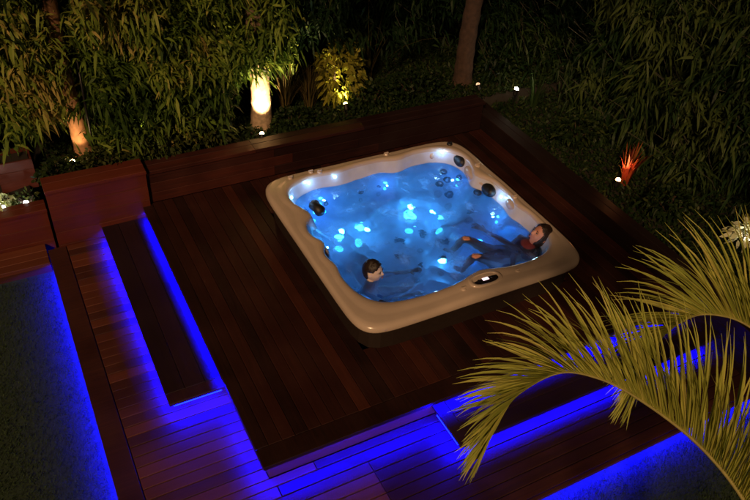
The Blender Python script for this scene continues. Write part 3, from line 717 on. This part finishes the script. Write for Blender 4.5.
spot(3.08, 3.06, .25, (3.05, 3.3, .7), .12, (1, .6, .35), "dim garden spotlight at the foot of the reddish trunk", 1.2, 70, .06)
# unseen uplights added to brighten the left bamboo
spot(-2.6, 3.5, -.08, (-2.5, 3.7, 1.2), 20, (1, .66, .30), "added spotlight hidden under the leftmost bamboo", 10, 120, .06)
spot(-.75, 3.35, .25, (-.7, 3.5, 1.3), 14, (1, .72, .32), "added spotlight hidden under the bamboo right of the orange lit trunk", 10, 120, .06)

# ------------------------------------------------------------------ palm in the foreground
def bez(pts, n):
    P = [Vector(p) for p in pts]; P = [P[0]*2-P[1]]+P+[P[-1]*2-P[-2]]; outp = []
    for i in range(1, len(P)-2):
        for k in range(n):
            t = k/n; a, b_, c_, d_ = P[i-1], P[i], P[i+1], P[i+2]
            outp.append(.5*((2*b_)+(c_-a)*t+(2*a-5*b_+4*c_-d_)*t*t+(3*b_-a-3*c_+d_)*t**3))
    outp.append(P[-2]); return outp
palm = empty("areca_palm", (.18, -3.0, ZG), label="areca palm with yellow-green fronds arching over the front of the deck", cat="palm")
def frond(pts, seed, maxlen=.45, base_skip=.12, step=.0098, upf=1.0, tone=.55, thick=.011, vee=.28):
    """rachis listed from base to tip; leaflets in two rows forming a V above it"""
    c = bez(pts, 16); Ls = [0]
    for i in range(1, len(c)): Ls.append(Ls[-1]+(c[i]-c[i-1]).length)
    T = Ls[-1]; rr_ = random.Random(seed)
    b = MB(); b.tube(c, [thick*(1-.82*s/T) for s in Ls], 8); fr_ = b.build("frond", RACHIS, palm, smooth=True)
    def at(s):
        for i in range(1, len(c)):
            if Ls[i] >= s:
                t = (s-Ls[i-1])/(Ls[i]-Ls[i-1]); return c[i-1].lerp(c[i], t), (c[i]-c[i-1]).normalized()
        return c[-1], (c[-1]-c[-2]).normalized()
    b = MB(); s = T*base_skip
    while s < T:
        u = s/T; p, tg = at(s)
        sidev = tg.cross(Vector((0, 0, 1))).normalized(); nrm = sidev.cross(tg).normalized()
        for sg in (-1, 1):
            ln = maxlen*(math.sin(math.pi*(.18+.72*u))**.7)*rr_.uniform(.88, 1.08)*(1-.45*u**4)
            fwdk = .30+1.15*u
            d = (nrm*upf*rr_.uniform(.85, 1.1)+sidev*sg*vee*rr_.uniform(.7, 1.2)+tg*fwdk).normalized()
            q = p.copy(); w0 = .0118*rr_.uniform(.85, 1.15); vs = []; K = 7; dd = d.copy()
            wv = (dd.cross(tg)).normalized() if dd.cross(tg).length > .1 else sidev
            wv = tg-dd*tg.dot(dd); wv = (wv.normalized()*.75+dd.cross(tg).normalized()*.5*sg).normalized()
            bend = rr_.uniform(.35, 1.3); side_j = Vector((rr_.gauss(0, .018), rr_.gauss(0, .018), rr_.gauss(0, .012)))
            for i in range(K+1):
                t = i/K; ww = w0*(min(1, .45+3*t))*(1-t**2.2)*.5+.0004
                fold = dd.cross(wv)*ww*.5
                vs += [q+wv*ww+fold, q, q-wv*ww+fold]
                q = q+dd*ln/K; dd = (dd+Vector((0, 0, -1))*bend*.16*t*1.6+tg*.02+side_j).normalized()
            fs = []
            for i in range(K): fs += [(3*i, 3*i+1, 3*i+4, 3*i+3), (3*i+1, 3*i+2, 3*i+5, 3*i+4)]
            b.add(vs, fs, min(1, max(0, tone+rr_.gauss(0, .16))))
        s += step*rr_.uniform(.85, 1.15)
    b.build("leaflets", PALM, fr_)
    return fr_
frond([(.16, -2.98, 1.35), (.13, -2.87, 1.72), (.087, -2.77, 1.886), (.037, -2.619, 2.016), (-.05, -2.465, 2.126), (-.173, -2.307, 2.217), (-.28, -2.199, 2.266), (-.40, -2.121, 2.274), (-.543, -2.097, 2.21), (-.628, -2.116, 2.138), (-.723, -2.159, 2.032)], 1, .52)
frond([(.20, -2.98, 1.35), (.40, -2.80, 1.75), (.555, -2.50, 2.05), (.555, -2.33, 2.17), (.481, -2.225, 2.236), (.401, -2.153, 2.263), (.296, -2.098, 2.256), (.173, -2.087, 2.191), (.077, -2.121, 2.095), (.02, -2.15, 1.98)], 2, .60)
# further fronds of the same palm, arching away to the front and right
for i, (a, rch, hh) in enumerate([(-.35, 1.2, .75), (-1.1, 1.2, .8), (-1.9, 1.1, .7), (-2.7, 1.0, .55)]):
    dx, dy = math.cos(a), math.sin(a)
    frond([(.18+dx*rch*t, -3.0+dy*rch*t, 1.35+hh*math.sin(min(1, t*1.0)*2.4)*.9-.35*t**3) for t in (0, .15, .35, .55, .75, .9, 1)], 10+i, .42, .2, .022)
b = MB(); pts = [(.18+.02*math.sin(i), -3.0, ZG-.02+i*.19) for i in range(11)]
b.tube(pts, [.05-.001*i+(.006 if i % 2 else 0) for i in range(11)], 14); b.build("trunk", CULM, palm, smooth=True)

# ------------------------------------------------------------------ people
SKIN = plain("skin", (.68, .54, .48), .5, var=.06, bscale=20)
SKIN_W = plain("warm_lit_skin", (.58, .26, .18), .5, var=.08, bscale=20)  # warm light on the skin put into its colour
HAIR = plain("dark_hair", (.018, .010, .008), .45, bump=.6, bscale=90, var=.4)
HAIR_R = plain("auburn_hair", (.035, .008, .006), .45, bump=.6, bscale=90, var=.4)
TRUNKS = plain("swim_shorts", (.03, .05, .16), .8, var=.1)
SUIT = plain("red_swimwear", (.18, .025, .025), .7, var=.1)
EYE = plain("eye_dark", (.02, .015, .012), .15); EYEW = plain("eye_white", (.22, .2, .2), .3, var=.02); LIP = plain("lips", (.42, .16, .14), .4, var=.05)
def head_verts(bm, s):
    for v in bm.verts:
        x, y, z = v.co; z0 = z
        px, py, pz = x*.098, y*.077, z*.118
        if pz < 0:
            k = (-pz/.118); py *= 1-.34*k**1.6; px = px*(1-.12*k) if px > 0 else px*(1-.45*k)
        if px > 0:
            px *= .93
            g_ = lambda cy_, cz_, sy, sz: math.exp(-((py-cy_)/sy)**2-((pz-cz_)/sz)**2)
            px += .024*g_(0, -.026, .011, .014)+.013*g_(0, -.004, .009, .022)
            px -= .009*(g_(.031, .006, .016, .011)+g_(-.031, .006, .016, .011))
            px += .005*(g_(.03, .028, .025, .008)+g_(-.03, .028, .025, .008))
            px += .006*g_(0, -.062, .022, .008)-.004*g_(0, -.0655, .02, .003)+.010*g_(0, -.098, .02, .014)
            px += .005*(g_(.04, -.03, .018, .02)+g_(-.04, -.03, .018, .02))
        v.co = Vector((px, py, pz))*s
def person(label, head, face, tilt, nodes, edges, hairmat, suitmat, scale, hairlong, hidx):
    """nodes: joints (world) with radii; the head is sculpted and fused with the body"""
    root = empty("person", (head[0], head[1], -.15), label=label, cat="person")
    bm = bmesh.new(); vv = [bm.verts.new(p) for p, r in nodes]
    for a, b_ in edges: bm.edges.new((vv[a], vv[b_]))
    me = bpy.data.meshes.new("skin_src"); bm.to_mesh(me); bm.free()
    o_ = bpy.data.objects.new("skin_src", me); col.objects.link(o_)
    md = o_.modifiers.new("skin", 'SKIN'); ss = o_.modifiers.new("sub", 'SUBSURF'); ss.levels = 1; ss.render_levels = 1
    for i, (p, r) in enumerate(nodes): me.skin_vertices[0].data[i].radius = (r, r); me.skin_vertices[0].data[i].use_root = (i == 0)
    dg = bpy.context.evaluated_depsgraph_get(); ev = o_.evaluated_get(dg); bm = bmesh.new(); bm.from_mesh(ev.to_mesh()); ev.to_mesh_clear()
    bpy.data.objects.remove(o_)
    hb = bmesh.new(); bmesh.ops.create_uvsphere(hb, u_segments=72, v_segments=48, radius=1); head_verts(hb, scale)
    f = Vector(face).normalized(); q = f.to_track_quat('X', 'Z').to_matrix().to_4x4(); q = q @ Euler((math.radians(tilt), 0, 0)).to_matrix().to_4x4()
    HM = Matrix.Translation(head) @ q
    for sg in (-1, 1):
        eb = uv(-.004*scale, sg*.078*scale, -.008*scale, .017*scale, .008*scale, .028*scale, 14, 10, Euler((0, 0, -.35*sg)).to_matrix()); t_ = bpy.data.meshes.new("t"); eb.to_mesh(t_); eb.free(); hb.from_mesh(t_); bpy.data.meshes.remove(t_)
    hb.transform(HM); t_ = bpy.data.meshes.new("t"); hb.to_mesh(t_); hb.free(); bm.from_mesh(t_); bpy.data.meshes.remove(t_)
    body = bmobj("body", bm, SKIN if suitmat == TRUNKS else SKIN_W, root, True, True)
    rm = body.modifiers.new("fuse", 'REMESH'); rm.mode = 'VOXEL'; rm.voxel_size = .0045*max(.9, scale); rm.use_smooth_shade = True
    dg = bpy.context.evaluated_depsgraph_get(); ev = body.evaluated_get(dg); nb = bmesh.new(); nb.from_mesh(ev.to_mesh()); ev.to_mesh_clear()
    nb.verts.ensure_lookup_table(); seen = set(); best = []
    for v0 in nb.verts:
        if v0 in seen: continue
        st = [v0]; seen.add(v0); comp = []
        while st:
            v1 = st.pop(); comp.append(v1)
            for e1 in v1.link_edges:
                v2 = e1.other_vert(v1)
                if v2 not in seen: seen.add(v2); st.append(v2)
        if len(comp) > len(best): best = comp
    print('BODY', label[:20], len(best), len(nb.verts))
    bs = set(best); bmesh.ops.delete(nb, geom=[v for v in nb.verts if v not in bs], context='VERTS')
    body.modifiers.clear(); nb.to_mesh(body.data); nb.free(); body.data.polygons.foreach_set("use_smooth", [True]*len(body.data.polygons))
    # hair
    hb = bmesh.new(); bmesh.ops.create_uvsphere(hb, u_segments=48, v_segments=36, radius=1)
    for v in hb.verts: v["k"] if False else None
    kill = []
    for v in hb.verts:
        x, y, z = v.co
        line = .60-.45*y*y if x > .35 else (.12 if x > -.05 else (-.55 if not hairlong else -.95))
        if z < line and not (hairlong and abs(y) > .55 and x < .45 and z > -.9): kill.append(v)
        if not hairlong and abs(y) > .6 and -.25 < x < .45 and z < .22: kill.append(v)
    bmesh.ops.delete(hb, geom=list(set(kill)), context='VERTS')
    for v in hb.verts:
        x, y, z = v.co; nz = noise.noise(v.co*6)*.05+noise.noise(v.co*17)*.03
        k = 1.07+nz
        v.co = Vector((x*.098*k*(1.03), y*.079*k*1.02, z*.118*k*1.02))*scale
    hb.transform(HM); ho = bmobj("hair", hb, hairmat, root, True, True)
    sm = ho.modifiers.new("thick", 'SOLIDIFY'); sm.thickness = .012*scale; sm.offset = -1
    for sg in (-1, 1):
        e = uv(.080*scale, sg*.031*scale, .006*scale, .009*scale, .014*scale, .008*scale, 12, 8); e.transform(HM); eo = bmobj("eye", e, EYEW, root, True, True)
        e = uv(.0875*scale, sg*.031*scale, .006*scale, .003*scale, .006*scale, .006*scale, 10, 8); e.transform(HM); bmobj("iris", e, EYE, eo, True, True)
        e = uv(.091*scale, sg*.031*scale, .026*scale, .003*scale, .016*scale, .0035*scale, 10, 6); e.transform(HM); bmobj("eyebrow", e, hairmat, root, True, True)
    e = uv(.0925*scale, 0, -.063*scale, .006*scale, .019*scale, .007*scale, 12, 8); e.transform(HM); bmobj("lips", e, LIP, root, True, True)
    return root
def hand(nodes, edges, wrist_i, d, side, s=1.0):
    """palm, four unequal curled fingers and a thumb growing from wrist node"""
    d = Vector(d).normalized(); sv = Vector(side); sv = (sv-d*sv.dot(d)).normalized(); dn = d.cross(sv)
    w = Vector(nodes[wrist_i][0]); pc = len(nodes); nodes.append((w+d*.045*s, .027*s)); edges.append((wrist_i, pc))
    for i, ln in enumerate((.070, .080, .074, .058)):
        o_ = (i-1.5)*.021*s; a = len(nodes)
        nodes += [(w+d*.085*s+sv*o_, .0105*s), (w+d*(.085+ln*.5)*s+sv*o_*1.15-dn*.006*s, .009*s), (w+d*(.085+ln*.95)*s+sv*o_*1.2-dn*.022*s, .0075*s)]
        edges += [(pc, a), (a, a+1), (a+1, a+2)]
    a = len(nodes); nodes += [(w+d*.035*s-sv*.036*s, .0115*s), (w+d*.062*s-sv*.056*s-dn*.008*s, .010*s), (w+d*.088*s-sv*.062*s-dn*.016*s, .008*s)]
    edges += [(pc, a), (a, a+1), (a+1, a+2)]
def build_body(head, face, hipdir, kneedir, lhand, rhand, s, neckoff=(-.015, 0, -.10), torso=.44):
    """returns nodes and edges of a seated or floating figure; pelvis is the root"""
    h = Vector(head); f = Vector(face); f.z = 0; f.normalize(); lf = Vector((-f.y, f.x, 0))
    nk = h-f*.012*s+Vector((0, 0, -.125*s)); hd = Vector(hipdir).normalized()
    ch = nk+hd*.13*s; wa = nk+hd*.30*s; pv = nk+hd*torso*s
    kd = Vector(kneedir).normalized()
    nodes = [(pv, .115*s), (wa, .105*s), (ch, .118*s), (nk+hd*.035*s, .060*s), (nk, .048*s), (h+Vector((0, 0, -.06*s))-f*.01*s, .045*s)]
    edges = [(0, 1), (1, 2), (2, 3), (3, 4), (4, 5)]
    for sg, hnd in ((1, lhand), (-1, rhand)):
        sh = ch+lf*sg*.155*s+Vector((0, 0, .035*s)); hv = Vector(hnd); mid = sh.lerp(hv, .5)
        Lh = .25*s; half = (hv-sh).length/2; bendv = math.sqrt(max(0, Lh*Lh-half*half)); el = mid+(Vector((0, 0, -1))*.8+lf*sg*.5).normalized()*min(bendv, .15*s)
        i = len(nodes); nodes += [(sh, .050*s), (el, .037*s), (hv, .024*s)]; edges += [(2, i), (i, i+1), (i+1, i+2)]
        hand(nodes, edges, i+2, hv-el, lf, s)
        hp = pv+lf*sg*.085*s; kn = hp+kd*.40*s+lf*sg*.05*s; fd = (kd*.25+Vector((0, 0, -.75))).normalized(); an = kn+fd*.30*s
        an.z = max(an.z, -.28); i = len(nodes)
        nodes += [(hp, .085*s), (kn, .052*s), (an, .034*s), (an+kd*.12*s+Vector((0, 0, -.01)), .028*s)]; edges += [(0, i), (i, i+1), (i+1, i+2), (i+2, i+3)]
    return nodes, edges, pv
def swim(root_nodes, mat, root, pv, s, name="swim_shorts"):
    b = uv(pv.x, pv.y, pv.z, .155*s, .15*s, .115*s, 28, 18); bmobj(name, b, mat, root, True, True)
def make(label, head, face, tilt, hipdir, kneedir, lh, rh, hm, sm, s, long_, hp=None):
    nodes, edges, pv = build_body(head, face, hipdir, kneedir, lh, rh, s)
    r = person(label, Vector(head), face, tilt, nodes, edges, hm, sm, s, long_, 0); swim(nodes, sm, r, pv, s)
    if sm == SUIT:
        c_ = Vector(nodes[2][0]); bmobj("swim_top", uv(c_.x, c_.y, c_.z-.01, .135*s, .165*s, .12*s, 28, 18, Euler((0, 0, math.atan2(face[1], face[0]))).to_matrix()), SUIT, r, True, True)
    return r
make("boy with short dark hair and pale face in the tub's near left corner", (.43, .66, .262), (.62, -.72, .12), 0, (-.05, .06, -1), (.75, -.15, -.1), (.80, .68, .08), (.66, .42, .06), HAIR, TRUNKS, .86, False)
make("person with dark hair reclining in the right corner of the tub, knees above the water", (2.04, .50, .25), (-.78, .18, .60), 0, (-.75, .20, -.42), (-.66, .26, .56), (1.72, .88, .10), (1.66, .36, .08), HAIR, SUIT, .95, True)
# repeats of one kind share a group
GROUPS = {"bamboo_clump": "bamboo clumps around the deck", "low_shrub": "low shrubs along the planter walls", "grass_tuft": "grass tufts beside the lit trunk",
          "planter_wall": "timber planter walls around the deck", "deck_step": "timber steps lit in blue", "garden_tree": "tree trunks in the beds", "flowering_plant": "small lit plants", "arching_plant": "arching plants in the beds"}
for o in bpy.data.objects:
    k = o.name.split(".")[0]
    if o.parent is None and k in GROUPS: o["group"] = GROUPS[k]
